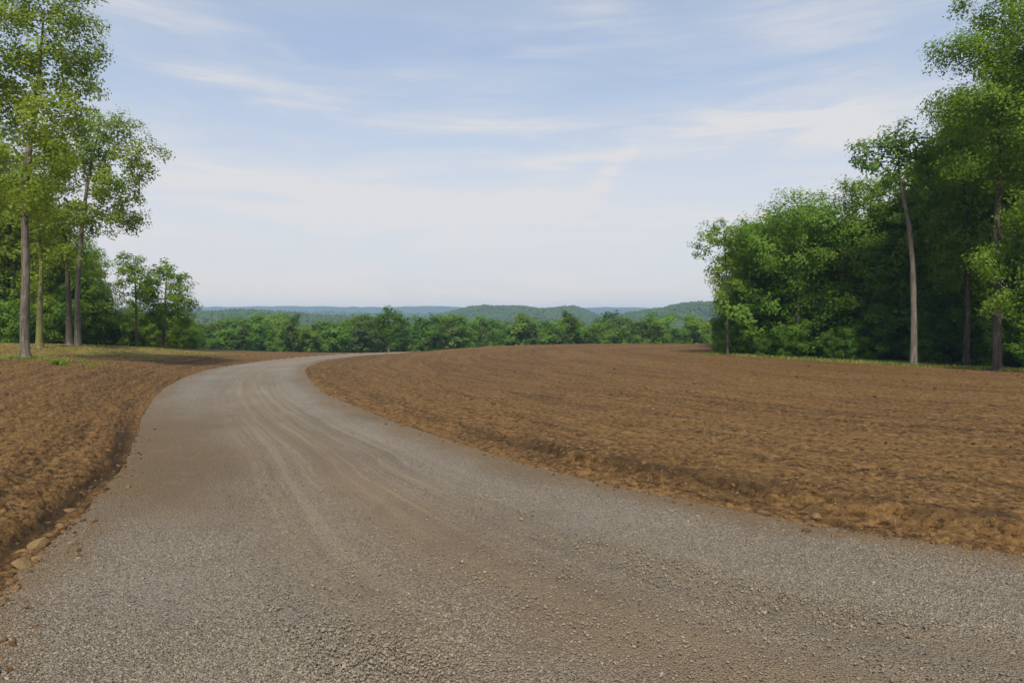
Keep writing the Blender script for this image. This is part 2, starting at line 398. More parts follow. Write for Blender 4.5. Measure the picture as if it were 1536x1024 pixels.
# ------------------------------------------------------------------ stones
def ico(sub=1):
    import bmesh
    bm = bmesh.new(); bmesh.ops.create_icosphere(bm, subdivisions=sub, radius=1)
    V = np.array([v.co[:] for v in bm.verts]); F = np.array([[v.index for v in f.verts] for f in bm.faces]); bm.free()
    return V, F
ICO1, ICO2, ICO3, ICO4 = ico(1), ico(2), ico(3), ico(4)
def scatter_stones(name, mat, P, size, seed, flat=.6, embed=.25, smooth=False, dark=1.6):
    g = R(seed); V0, F0 = ICO1; n = len(P); k = len(V0)
    rot = g.uniform(0, 2 * np.pi, n)
    sc = np.c_[g.uniform(.7, 1.3, n), g.uniform(.55, 1.0, n), g.uniform(.45, .9, n) * flat / .6] * size[:, None]
    V = V0[None] * (1 + g.uniform(-.28, .28, (n, k, 1))) * sc[:, None, :]
    tx = g.uniform(-.6, .6, n)[:, None]
    V[:, :, 2] += V[:, :, 0] * tx * .4
    c, s = np.cos(rot)[:, None], np.sin(rot)[:, None]
    W = np.stack([V[:, :, 0] * c - V[:, :, 1] * s, V[:, :, 0] * s + V[:, :, 1] * c, V[:, :, 2]], -1)
    W += P[:, None, :]; W[:, :, 2] += (sc[:, 2] * (1 - 2 * embed) * .5)[:, None]
    F = (F0[None] + (np.arange(n) * k)[:, None, None]).reshape(-1, 3)
    tone = np.repeat(g.uniform(0, 1, n) ** dark, k)
    return obj(name, mesh_from(name, W.reshape(-1, 3), F, mat, smooth, {'tone': ('POINT', tone)}))
def fan_points(seed, n, r0, r1, half=44, power=-1.0):
    g = R(seed); t = g.uniform(0, 1, n)
    r = 1 / (1 / r0 + (1 / r1 - 1 / r0) * t) if power == -1.0 else np.sqrt(r0 ** 2 + (r1 ** 2 - r0 ** 2) * t)
    a = np.radians(g.uniform(-half, half, n))
    return r * np.sin(a), r * np.cos(a), g
def build_small_stones():
    x, y, g = fan_points(5, 90000, 3.6, 17)
    z, dL, dR, gul, wob = base_height(x, y)
    ins = np.minimum(dL, dR); lane = dL / np.maximum(dL + dR, .1)
    pack = fbm(x * .8, y * .8, 44, 3)
    dirty = np.maximum(sstep(2.4, .7, dL + wob * 1.6) * sstep(7.5, 10, y) * sstep(25, 14, y), sstep(.95, .15, dR + wob * .9) * .8)
    keep = (ins > -.05 - .5 * g.uniform(0, 1, len(x)) ** 2.5) & (g.uniform(0, 1, len(x)) < np.where(ins > .05, 1, .35) * (1 - .9 * dirty)) & (g.uniform(0, 1, len(x)) < .15 + .75 * sstep(.3, .6, pack) * (1 - .8 * np.exp(-((lane - .56) / .12) ** 2)))
    x, y, z = x[keep], y[keep], z[keep]
    size = g.uniform(.005, .0125, len(x)) * np.where(g.uniform(0, 1, len(x)) < .03, 1.7, 1)
    P = np.c_[x, y, z + .012 + .03 * (fbm(x * .5, y * .5, 46, 3) - .5)]
    tag(scatter_stones('gravel', M['pebble'], P, size, 6, dark=.8), 'loose grey gravel lying on the road', None, None, 'stuff')
    x, y, g = fan_points(15, 95000, 5.5, 60)
    z, dL, dR, gul, wob = base_height(x, y)
    out = -np.minimum(dL, dR)
    c, s_ = math.cos(.22), math.sin(.22)
    nn = .050 * (.4 - np.abs(2 * fbm((x * .85 - y * .5) * .11, (np.where(dL < 0, -dL, np.maximum(-dR, 0)) + .25 * wob) * 1.7, 3, 4) - 1)) + .05 * (fbm(x * 1.1, y * 1.7, 8, 4) - .5)
    dens = sstep(.35, .65, fbm(x * .7, y * 1.2, 61, 3))
    pick = (out > -.05 - .5 * g.uniform(0, 1, len(x)) ** 3) & (g.uniform(0, 1, len(x)) < (.25 + .75 * dens) * np.where(dL < 0, 1., .55) + .5 * np.exp(-(out / .5) ** 2))
    line = np.interp(y, [20, 34, 46, 52, 75], [31, 23.2, 13.6, 15.6, 24])
    pick &= x < line
    x, y, z, nn, out = x[pick], y[pick], z[pick], nn[pick], out[pick]
    size = g.gamma(1.9, .0085, len(x)).clip(.006, .07) * np.clip(.8 + np.hypot(x, y) / 50, .8, 1.5)
    P = np.c_[x, y, z + nn * sstep(-.35, .35, out)]
    tag(scatter_stones('dirt_clods', M['clod'], P, size, 16, .6, .3), 'crumbled clods of brown dirt strewn over the soil', None, None, 'stuff')
build_small_stones()
def rock(x, y, size, seed, label, sc=(1, 1, .7), sink=.2, mat='rock', group=None):
    g = R(seed); V, F = ICO3; V = V.copy()
    for k in range(9):
        d = g.normal(size=3); d /= np.linalg.norm(d); h = g.uniform(.5, .8)
        p = V @ d; V = V - np.maximum(0, p - h)[:, None] * d * .85
    d = g.normal(size=3)
    V *= (1 + .10 * (vnoise(V[:, 0] * 2.2 + seed, V[:, 1] * 2.2 + V[:, 2] * 1.7, seed)[:, None] - .5) * 2 + .05 * (vnoise(V[:, 0] * 6 + V[:, 2] * 5, V[:, 1] * 6, seed + 2)[:, None] - .5))
    V = V * np.array(sc) * size
    me = mesh_from('rock', V, F, M[mat], False, {'tone': ('POINT', np.full(len(V), g.uniform(.2, .9)))})
    o = obj('rock', me, None, (x, y, ground_z(x, y) + size * sc[2] * (1 - 2 * sink) * .5 + .02))
    o.rotation_euler = (g.uniform(-.2, .2), g.uniform(-.2, .2), g.uniform(0, 6))
    return tag(o, label, 'rock', group)
RG = 'rocks along the edge of the road'
def ray_ground(px, py):
    """the ground point seen at a pixel of the photograph"""
    lo, hi = 2., 80.; k = (py - 480) / 1024
    for _ in range(40):
        Yc = .5 * (lo + hi); z = ground_z((px - 768) / 1024 * Yc, Yc)
        if CAM_H - k * Yc > z: lo = Yc
        else: hi = Yc
    return (px - 768) / 1024 * lo, lo
for i, (px, py, s, sc, lb) in enumerate([
    (60, 822, .105, (1.3, .8, .75), 'largest tan rock of the row at the foot of the dirt bank'),
    (36, 832, .075, (1.4, .8, .6), 'flat tan rock just nearer than the largest rock in the dirt bank'),
    (31, 851, .10, (1.2, .9, .8), 'rounded tan rock closest to the camera in the dirt bank'),
    (54, 843, .06, (1.2, .9, .7), 'small tan rock wedged against the rounded nearest rock'),
    (76, 806, .055, (1.3, .7, .6), 'small reddish tan rock just behind the largest bank rock'),
    (91, 792, .06, (1.3, .8, .7), 'tan rock upslope in the bank beside the start of the dark gully'),
    (105, 770, .075, (1.2, .9, .7), 'tan rock sticking out of the bank above the dark gully'),
    (73, 788, .05, (1.2, .8, .7), 'dark brown lump of dirt set back in the bank behind the tan rocks'),
    (1222, 781, .085, (1.25, .8, .8), 'lone brown rock at the edge of the wide field beside the road')]):
    x, y = ray_ground(px, py)
    rock(x, y, s, 70 + i, lb, sc, .25, 'clod' if i == 7 else 'rock', RG if i < 8 else None)

# ------------------------------------------------------------------ trees
def grow(seed, trunk, blobs, step=.35, kill=.5, up=.12, jit=.18, maxit=140, clump=1.):
    """space colonisation: trunk polyline, then limbs reaching into the blobs (cx,cy,cz,rx,ry,rz,n)"""
    g = R(seed)
    A = []; CC = []
    for cx, cy, cz, rx, ry, rz, n in blobs:
        rr = np.array([rx, ry, rz]); m = max(4, int(n / 11))
        d = g.normal(size=(m, 3)); d /= np.linalg.norm(d, axis=1)[:, None]
        cen = d * (g.uniform(.1, 1, m) ** .40)[:, None] * rr * .88 + np.array([cx, cy, cz])
        sg = (.17 * rr.mean() + .12) * clump * 1.22
        A.append(cen[g.integers(0, m, n)] + g.normal(size=(n, 3)) * sg * np.array([1.1, 1.1, .9])); CC.append(cen)
    A = np.vstack(A); CC = np.vstack(CC)
    T = np.array(trunk, float); pts = [T[0]]
    for a, b in zip(T[:-1], T[1:]):
        m = max(1, int(round(np.linalg.norm(b - a) / step)))
        for k in range(1, m + 1): pts.append(a + (b - a) * k / m)
    N = list(pts); par = [-1] + list(range(len(pts) - 1)); nt = len(pts)
    near = np.full(len(A), 1e9); who = np.zeros(len(A), int); alive = np.ones(len(A), bool)
    def upd(i0):
        P = np.array(N[i0:]); D = np.linalg.norm(A[:, None] - P[None], axis=2)
        j = D.argmin(1); d = D[np.arange(len(A)), j]; m = d < near
        near[m] = d[m]; who[m] = j[m] + i0
    # limbs leave the trunk from the lowest quarter of the crown upward
    upd(max(1, int(nt * .25)))
    for it in range(maxit):
        alive &= near > kill
        if not alive.any(): break
        idx = np.where(alive)[0]
        dirs = A[idx] - np.array(N)[who[idx]]; dirs /= np.linalg.norm(dirs, axis=1)[:, None]
        w = who[idx]; ws = np.unique(w); S = np.zeros((len(N), 3)); np.add.at(S, w, dirs)
        i0 = len(N)
        NA = np.array(N)
        for k in ws:
            d = S[k]; d = d / (np.linalg.norm(d) + 1e-6) + g.normal(size=3) * jit + np.array([0, 0, up])
            p = N[k] + d / np.linalg.norm(d) * step
            if ((NA - p) ** 2).sum(1).min() < (step * .45) ** 2:
                alive[idx[w == k]] &= g.uniform(0, 1, (w == k).sum()) > .5
                continue
            N.append(p); par.append(k)
        if len(N) == i0: continue
        upd(i0)
    return np.array(N), np.array(par), nt, CC
def tubes(N, par, rad, sides_of, bark_amp=0., rmin=0., seed=0):
    n = len(N); kids = [[] for _ in range(n)]
    for i in range(1, n): kids[par[i]].append(i)
    Vs, Fs, off = [], [], 0
    stack = [(0, -1)]
    while stack:
        s, p = stack.pop()
        ch = [p] if p >= 0 else []
        c = s
        while True:
            ch.append(c)
            if not kids[c]: break
            ks = sorted(kids[c], key=lambda q: -rad[q])
            for q in ks[1:]: stack.append((q, c))
            c = ks[0]
        if len(ch) < 2 or rad[ch[-1 if p < 0 else 1]] < 0 or rad[ch[1]] < rmin: continue
        P = N[ch]; rr = rad[ch].copy()
        if p >= 0: rr[0] = min(rr[0], rr[1] * 1.25)
        rr[-1] *= .5
        ns = sides_of(rr[min(1, len(rr) - 1)])
        T = np.gradient(P, axis=0); T /= np.linalg.norm(T, axis=1)[:, None] + 1e-9
        ref = np.array([1., .1, 0]) if abs(T[0, 0]) < .8 else np.array([0, 1., .1])
        B = np.cross(T, ref); B /= np.linalg.norm(B, axis=1)[:, None] + 1e-9; C2 = np.cross(T, B)
        th = np.arange(ns) / ns * 2 * np.pi
        k = 1 + (bark_amp * (vnoise(np.cos(th)[None] * 2.2 + 7 + seed, P[:, 2:3] * .9 + np.sin(th)[None] * 2.2, seed) - .5) if bark_amp and ns > 6 else 0)
        ring = P[:, None] + (rr[:, None] * k)[:, :, None] * (np.cos(th)[None, :, None] * B[:, None] + np.sin(th)[None, :, None] * C2[:, None])
        Vs.append(ring.reshape(-1, 3))
        a = np.arange(len(ch) - 1)[:, None] * ns; j = np.arange(ns)[None]; j2 = (j + 1) % ns
        Fs.append(np.stack([a + j, a + j2, a + ns + j2, a + ns + j], -1).reshape(-1, 4) + off)
        off += len(ch) * ns
    return np.vstack(Vs), np.vstack(Fs)
def leaf_mesh(name, P, L, seed, mat, crown_c, wide=.66, droop=.25, cen=None):
    """one folded four-point blade per leaf"""
    g = R(seed); n = len(P)
    az = g.uniform(0, 2 * np.pi, n); el = g.normal(-droop, .5, n)
    d = np.c_[np.cos(az) * np.cos(el), np.sin(az) * np.cos(el), np.sin(el)]
    o = P - crown_c; o /= np.linalg.norm(o, axis=1)[:, None] + 1e-6
    nrm = g.normal(size=(n, 3)) * .27 + np.array([0, 0, .38]) + o * .5
    if cen is not None:
        q = np.empty((n, 3))
        for a in range(0, n, 8000):
            D = ((P[a:a + 8000, None] - cen[None]) ** 2).sum(2).argmin(1); q[a:a + 8000] = P[a:a + 8000] - cen[D]
        nrm = nrm + q / (np.linalg.norm(q, axis=1)[:, None] + 1e-6) * .65
    nrm /= np.linalg.norm(nrm, axis=1)[:, None]
    d = d - nrm * ((d * nrm).sum(1) * .75)[:, None]; d /= np.linalg.norm(d, axis=1)[:, None] + 1e-9
    s = np.cross(d, nrm); s /= np.linalg.norm(s, axis=1)[:, None] + 1e-9
    u = np.cross(s, d)
    L = (L * g.uniform(.65, 1.25, n))[:, None]; W = L * wide * .5
    V = np.stack([P, P + d * L * .48 + s * W - u * L * .08, P + d * L - u * L * .10, P + d * L * .48 - s * W - u * L * .08], 1).reshape(-1, 3)
    F = np.arange(n * 4).reshape(n, 4)
    return mesh_from(name, V, F, mat, False, {'tone': ('FACE', g.uniform(0, 1, n))})
def tree_meshes(seed, trunk, blobs, r0, leaf='leaf_mid', bark='bark', leaf_len=.17, per=11, spread=.30, step=.35, kill=.5, rmin=0., up=.12, rtop=.35, reach=7, dens=2.4, jit=.18, clump=1.):
    N, par, nt, CC = grow(seed, trunk, blobs, step, kill, up, jit, clump=clump)
    n = len(N); tips = np.ones(n, bool); cnt = np.ones(n); pipe = np.zeros(n); pipe_e = 2.3
    tips[par[1:]] = False
    pipe[tips] = 1
    for i in range(n - 1, 0, -1):
        if pipe[i] == 0: pipe[i] = 1
        pipe[par[i]] += pipe[i]; cnt[par[i]] += cnt[i]
    rad = pipe ** (1 / pipe_e)
    k = r0 * rtop / max(rad[max(1, int(nt * .75))], 1e-6)
    rad = np.maximum(rad * k, .007)
    tt = np.linspace(0, 1, nt)
    h = N[:nt, 2] - N[0, 2]
    rad[:nt] = np.maximum(r0 * (1 - (1 - rtop) * tt ** 1.1) * (1 + .62 * np.exp(-np.maximum(h, 0) / (r0 * 1.5))), 0) * np.where(tt > .75, 1 - (tt - .75) * 1.6, 1)
    for i in range(nt, n): rad[i] = min(rad[i], rad[par[i]] * .85 if par[i] < nt else rad[par[i]])
    V, F = tubes(N, par, rad, lambda q: 14 if q > .09 else (7 if q > .03 else 4), .22, rmin, seed)
    tm = mesh_from('trunk', V, F, M[bark], True)
    g = R(seed + 999)
    depth = np.where((cnt <= reach) & (np.arange(n) >= nt))[0]
    base = np.repeat(N[depth], int(round(per * dens)), 0)
    m = len(base)
    q = g.normal(size=(m, 3)); q /= np.linalg.norm(q, axis=1)[:, None]
    P = base + q * (g.uniform(0, 1, m) ** .45)[:, None] * 1.95 * np.array([spread, spread, spread * .9])
    cm = leaf_mesh('crown', P, leaf_len, seed + 5, M[leaf], P.mean(0), cen=CC)
    return tm, cm
STATS = []
def make_tree(tm, cm, loc, label, group=None, rz=0., s=1., cat='tree', name='tree', leaf=None, bark=None):
    t = empty(name, loc, rz, s)
    a = obj('trunk' if cat == 'tree' else 'stem', tm, t); b = obj('crown' if cat == 'tree' else 'foliage', cm, t)
    for o, mt in ((a, bark), (b, leaf)):
        if mt: o.material_slots[0].link = 'OBJECT'; o.material_slots[0].material = M[mt]
    return tag(t, label, cat, group)
def at(px, d): return ((px - 768) / 1024 * d, d)
def hero(seed, px, d, base_py, blobs_px, r0, label, trunk_px=None, group=None, ry=None, **kw):
    """blobs_px: (cx,cy,rx,ry,n[,depth_off]) measured on the photograph at the tree's own distance, turned to metres"""
    k = d / 1024; x, y = at(px, d); z = ground_z(x, y)
    bl = []
    for b in blobs_px:
        cx, cy, rx, rz, n = b[:5]; dy = b[5] if len(b) > 5 else 0
        bl.append(((cx - px) * k, dy, CAM_H - (cy - 480) * k - z, rx * k, (ry or rx * k * .9), rz * k, n))
    tp = trunk_px or [(px, 300)]
    tr = [(0, 0, -.15)] + [((a - px) * k, (c[0] if c else 0), CAM_H - (b - 480) * k - z) for a, b, *c in tp]
    tm, cm = tree_meshes(seed, tr, bl, r0, **kw)
    return make_tree(tm, cm, (x, y, z), label, group, name='tree')

GL, GR = 'trees standing along the left side of the clearing', 'trees along the edge of the right wood'
# -- left side
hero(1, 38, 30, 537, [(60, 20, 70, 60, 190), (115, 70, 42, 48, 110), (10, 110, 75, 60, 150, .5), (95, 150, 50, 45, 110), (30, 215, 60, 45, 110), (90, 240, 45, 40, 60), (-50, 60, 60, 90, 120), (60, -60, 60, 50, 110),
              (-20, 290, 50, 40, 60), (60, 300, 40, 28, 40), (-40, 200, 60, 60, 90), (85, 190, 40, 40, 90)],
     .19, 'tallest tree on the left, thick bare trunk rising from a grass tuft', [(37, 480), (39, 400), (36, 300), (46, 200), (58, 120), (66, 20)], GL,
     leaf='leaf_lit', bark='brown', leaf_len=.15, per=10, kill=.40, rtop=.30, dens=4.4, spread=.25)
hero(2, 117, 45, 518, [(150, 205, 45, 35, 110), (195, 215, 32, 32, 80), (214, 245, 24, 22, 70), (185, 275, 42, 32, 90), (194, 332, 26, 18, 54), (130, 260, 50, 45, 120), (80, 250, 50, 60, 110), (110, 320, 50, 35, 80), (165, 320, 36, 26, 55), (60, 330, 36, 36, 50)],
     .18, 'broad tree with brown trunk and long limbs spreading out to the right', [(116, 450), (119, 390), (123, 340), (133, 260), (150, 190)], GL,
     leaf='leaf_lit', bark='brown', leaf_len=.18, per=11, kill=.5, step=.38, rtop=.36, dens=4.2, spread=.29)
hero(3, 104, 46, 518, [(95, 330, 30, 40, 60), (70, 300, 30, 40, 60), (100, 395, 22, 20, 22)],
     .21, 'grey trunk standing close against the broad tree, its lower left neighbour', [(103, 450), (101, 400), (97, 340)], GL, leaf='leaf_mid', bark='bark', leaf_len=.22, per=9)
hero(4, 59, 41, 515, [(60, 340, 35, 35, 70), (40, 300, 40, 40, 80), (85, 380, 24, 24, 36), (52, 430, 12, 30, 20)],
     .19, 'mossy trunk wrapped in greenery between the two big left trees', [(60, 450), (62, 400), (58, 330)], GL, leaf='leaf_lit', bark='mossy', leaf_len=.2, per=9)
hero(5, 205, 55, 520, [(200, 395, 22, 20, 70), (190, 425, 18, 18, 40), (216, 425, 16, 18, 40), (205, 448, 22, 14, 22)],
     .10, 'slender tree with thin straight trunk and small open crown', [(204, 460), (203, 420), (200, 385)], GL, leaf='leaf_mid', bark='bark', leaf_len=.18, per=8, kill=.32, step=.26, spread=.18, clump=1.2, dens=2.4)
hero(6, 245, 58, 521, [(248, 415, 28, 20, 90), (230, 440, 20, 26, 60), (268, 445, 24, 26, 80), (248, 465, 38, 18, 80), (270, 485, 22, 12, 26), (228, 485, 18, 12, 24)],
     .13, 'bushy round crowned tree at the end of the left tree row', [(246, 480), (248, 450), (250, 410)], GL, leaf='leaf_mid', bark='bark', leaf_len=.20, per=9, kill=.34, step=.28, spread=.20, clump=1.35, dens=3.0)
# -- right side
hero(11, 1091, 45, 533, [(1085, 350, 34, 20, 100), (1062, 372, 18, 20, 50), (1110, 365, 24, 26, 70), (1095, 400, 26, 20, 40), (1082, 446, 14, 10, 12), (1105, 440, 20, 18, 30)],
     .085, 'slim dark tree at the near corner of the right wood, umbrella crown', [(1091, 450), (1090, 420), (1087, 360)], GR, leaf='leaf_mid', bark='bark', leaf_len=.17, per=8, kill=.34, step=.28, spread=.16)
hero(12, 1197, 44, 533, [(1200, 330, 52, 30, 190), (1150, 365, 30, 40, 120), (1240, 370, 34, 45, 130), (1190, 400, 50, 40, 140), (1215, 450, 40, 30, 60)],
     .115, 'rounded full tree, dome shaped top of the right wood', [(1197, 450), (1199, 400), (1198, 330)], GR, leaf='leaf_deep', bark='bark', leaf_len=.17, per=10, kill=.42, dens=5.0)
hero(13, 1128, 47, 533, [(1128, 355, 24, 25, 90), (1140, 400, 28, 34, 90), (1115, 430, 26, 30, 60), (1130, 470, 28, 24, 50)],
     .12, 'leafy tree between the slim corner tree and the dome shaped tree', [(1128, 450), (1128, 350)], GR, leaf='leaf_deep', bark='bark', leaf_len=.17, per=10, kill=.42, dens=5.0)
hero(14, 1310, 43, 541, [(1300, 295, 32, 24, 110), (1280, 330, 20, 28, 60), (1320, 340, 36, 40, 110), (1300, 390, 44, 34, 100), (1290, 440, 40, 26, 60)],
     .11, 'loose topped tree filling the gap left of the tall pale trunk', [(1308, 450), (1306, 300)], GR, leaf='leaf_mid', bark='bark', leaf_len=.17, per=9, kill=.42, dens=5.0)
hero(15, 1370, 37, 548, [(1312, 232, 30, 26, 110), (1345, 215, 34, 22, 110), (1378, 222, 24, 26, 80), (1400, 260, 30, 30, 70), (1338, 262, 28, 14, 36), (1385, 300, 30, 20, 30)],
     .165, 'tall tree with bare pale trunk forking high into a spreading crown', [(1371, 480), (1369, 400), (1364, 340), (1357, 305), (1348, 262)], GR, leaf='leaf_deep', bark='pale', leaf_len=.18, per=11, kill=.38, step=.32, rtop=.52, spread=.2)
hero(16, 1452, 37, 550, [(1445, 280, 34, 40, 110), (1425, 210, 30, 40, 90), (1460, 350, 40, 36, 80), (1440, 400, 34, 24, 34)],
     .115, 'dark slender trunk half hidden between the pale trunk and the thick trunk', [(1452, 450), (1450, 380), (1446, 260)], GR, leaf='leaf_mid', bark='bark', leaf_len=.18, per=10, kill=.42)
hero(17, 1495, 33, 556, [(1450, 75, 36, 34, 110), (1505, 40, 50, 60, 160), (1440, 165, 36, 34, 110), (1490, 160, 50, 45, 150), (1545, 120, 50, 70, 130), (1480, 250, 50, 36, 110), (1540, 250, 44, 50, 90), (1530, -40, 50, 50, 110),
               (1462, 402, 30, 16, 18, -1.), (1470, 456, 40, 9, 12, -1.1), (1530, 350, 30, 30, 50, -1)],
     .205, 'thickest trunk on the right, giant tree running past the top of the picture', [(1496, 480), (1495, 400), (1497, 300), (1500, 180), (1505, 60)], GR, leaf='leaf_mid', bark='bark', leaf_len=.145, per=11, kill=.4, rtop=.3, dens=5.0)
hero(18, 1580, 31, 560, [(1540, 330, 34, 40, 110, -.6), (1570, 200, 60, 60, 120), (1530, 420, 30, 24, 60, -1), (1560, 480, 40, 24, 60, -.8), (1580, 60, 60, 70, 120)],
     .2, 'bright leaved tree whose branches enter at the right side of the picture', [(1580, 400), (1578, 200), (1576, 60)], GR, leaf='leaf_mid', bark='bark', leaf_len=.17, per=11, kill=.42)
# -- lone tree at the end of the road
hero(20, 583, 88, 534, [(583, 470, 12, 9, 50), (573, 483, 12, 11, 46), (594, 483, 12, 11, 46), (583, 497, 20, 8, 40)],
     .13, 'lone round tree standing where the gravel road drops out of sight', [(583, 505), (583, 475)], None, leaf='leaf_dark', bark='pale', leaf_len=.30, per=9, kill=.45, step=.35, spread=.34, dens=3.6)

# -- fill trees and saplings: a few kinds, copied
def kind_tree(seed, h, w, low, leaf, leaf_len, per=9, r0=.15, n=300, kill=.6, step=.45, bark='bark', **kw):
    g = R(seed); bl = []
    for k in range(7):
        a = g.uniform(0, 6.28); f = g.uniform(.15, 1)
        cz = low + (h - low) * (.18 + .72 * k / 6)
        wr = w * (.5 if k in (0, 6) else .62) * g.uniform(.8, 1.15)
        off = w * .38 * (1 - abs(k / 6 - .45) * .9) * g.uniform(.4, 1.)
        bl.append((math.cos(a) * off, math.sin(a) * off, cz, wr, wr, (h - low) * .19, n // 7))
    return tree_meshes(seed, [(0, 0, -.2), (g.normal(0, .1), g.normal(0, .1), h * .5), (g.normal(0, .25), g.normal(0, .25), h * .88)], bl, r0, leaf=leaf, leaf_len=leaf_len, per=per, kill=kill, step=step, bark=bark, clump=1.4, **kw)
FILL = [kind_tree(101, 12, 2.6, 3., 'leaf_deep', .26, 10, .15, 420, spread=.34), kind_tree(102, 13, 2.9, 4., 'leaf_deep', .26, 10, .17, 430, spread=.34),
        kind_tree(103, 11, 2.4, 2.4, 'leaf_dark', .26, 10, .14, 400, spread=.34)]
SAP = [kind_tree(111, 4.6, 1.35, .1, 'leaf_deep', .17, 11, .05, 330, .36, .28, spread=.22), kind_tree(112, 5.4, 1.5, .1, 'leaf_dark', .18, 11, .055, 350, .38, .28, spread=.22),
       kind_tree(113, 3.6, 1.5, .05, 'leaf_deep', .17, 11, .045, 330, .36, .28, spread=.22)]
FAR = [kind_tree(121, 9, 2.5, 1.2, 'leaf_far', .50, 8, .16, 170, 0.8, .7, spread=.5, dens=4.0, rmin=.02), kind_tree(122, 9.5, 2.1, 1.6, 'leaf_far', .50, 8, .16, 160, 0.8, .7, spread=.5, dens=4.0, rmin=.02),
       kind_tree(123, 8.5, 2.9, 1.0, 'leaf_far', .52, 8, .16, 180, 0.8, .7, spread=.52, dens=4.0, rmin=.02), kind_tree(124, 10.5, 1.8, 2.0, 'leaf_far', .48, 8, .16, 150, 0.8, .7, spread=.46, dens=4.0, rmin=.02)]
def plant(kinds, i, x, y, h, base_h, g, label, group, cat='tree', name='tree', leaf=None, wide=1.):
    s = h / base_h
    return make_tree(*kinds[i], (x, y, ground_z(x, y) - .05), label, group, g.uniform(0, 6.28), (s * wide, s * wide, s), cat, name, leaf)
HF, HS, HT = [12, 13, 11], [4.6, 5.4, 3.6], [9, 9.5, 8.5, 10.5]
g = R(77)
# right wood, behind its front row
top_r = lambda px: np.interp(px, [1060, 1110, 1140, 1200, 1270, 1340, 1400, 1440, 1536, 1700], [470, 365, 325, 312, 312, 285, 225, 140, 40, 10])
cand = []
for row, d0 in enumerate((41, 46, 52, 59, 67)):
    for px in np.arange(1080 + row * 9, 1610, 62 - row * 3):
        lim = np.interp(px, [1080, 1180, 1300, 1400, 1536, 1700], [49, 47, 44.5, 41, 36, 31])
        d = max(lim + row * 5.5, 0) + g.uniform(-1, 1)
        cand.append((px + g.uniform(-14, 14), d, row))
for px, d, row in cand:
    px = max(px, 1100 + (row > 0) * 12)
    x, y = at(px, d); z = ground_z(x, y)
    h = CAM_H + (480 - top_r(px) - g.uniform(0, 50)) * d / 1024 - z
    h = min(max(h, 5.), 18); i = int(g.integers(3))
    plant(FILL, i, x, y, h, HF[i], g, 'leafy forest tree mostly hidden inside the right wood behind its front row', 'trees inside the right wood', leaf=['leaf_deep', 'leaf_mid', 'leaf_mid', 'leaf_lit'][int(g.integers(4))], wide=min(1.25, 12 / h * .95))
# right undergrowth, low along the wood's foot
for px in np.arange(1078, 1590, 17):
    lim = np.interp(px, [1070, 1110, 1150, 1300, 1345, 1400, 1536, 1640], [46.3, 45.4, 42.6, 41.2, 40.4, 39.4, 34.8, 31])
    for q in range(2):
        if q == 0 and g.uniform() < .3: continue
        d = lim + g.uniform(.2, 1.6) + q * 2.4; x, y = at(px + g.uniform(-8, 8), d); i = int(g.integers(3))
        h = g.uniform(1.4, 4.2) if q == 0 else g.uniform(3.6, 6.0)
        if px < 1100: h *= .6
        plant(SAP, i, x, y, h, HS[i], g, ('low leafy sapling edging the right wood, ' if q == 0 else 'taller sapling inside the right wood, ') + ('between corner tree and tall pale trunk' if px < 1365 else 'beyond the tall pale trunk'), 'saplings along the foot of the right wood', 'sapling', 'sapling', ['leaf_deep', 'leaf_dark', 'leaf_dark'][int(g.integers(3))], g.uniform(.85, 1.3))  # darker leaves low down put a top-lit gradient into the wood's colour
# left wood
top_l = lambda px: np.interp(px, [-300, -60, 20, 60, 110, 150, 175, 300], [20, 140, 225, 270, 340, 395, 440, 480])
for row in range(4):
    for px in np.arange(-260 + row * 13, 165 - row * 6, 54):
        d = np.interp(px, [-260, 0, 100, 170], [44, 50, 54, 61]) + row * 5 + g.uniform(-1.2, 1.2)
        pj = px + g.uniform(-14, 14); x, y = at(pj, d); z = ground_z(x, y)
        h = min(max(CAM_H + (480 - top_l(pj) - g.uniform(0, 55)) * d / 1024 - z, 5), 18); i = int(g.integers(3))
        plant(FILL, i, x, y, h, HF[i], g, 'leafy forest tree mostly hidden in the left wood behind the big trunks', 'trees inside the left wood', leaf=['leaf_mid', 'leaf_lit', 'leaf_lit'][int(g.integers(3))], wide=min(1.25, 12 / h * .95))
for px in np.arange(-150, 292, 19):
    for q in range(3):
        d = np.interp(px, [-150, 0, 60, 120, 200, 290], [46, 47, 50, 54, 61, 66]) + q * 2.5 + g.uniform(-.4, .8)
        pj = px + g.uniform(-8, 8); x, y = at(pj, d); i = int(g.integers(3))
        h = (g.uniform(2.4, 3.8) if q == 0 else g.uniform(3.8, 5.6)) * np.interp(px, [120, 170, 290], [1, .72, .58])
        plant(SAP, i, x, y, h, HS[i], g, ('low leafy sapling along the foot of the left wood, ' if q == 0 else 'taller leafy sapling inside the left wood, ') + ('behind the big trunks' if px < 130 else 'around the small slender tree'), 'saplings along the foot of the left wood', 'sapling', 'sapling', ['leaf_mid', 'leaf_lit', 'leaf_lit', 'leaf_deep'][int(g.integers(4))], 1.15)
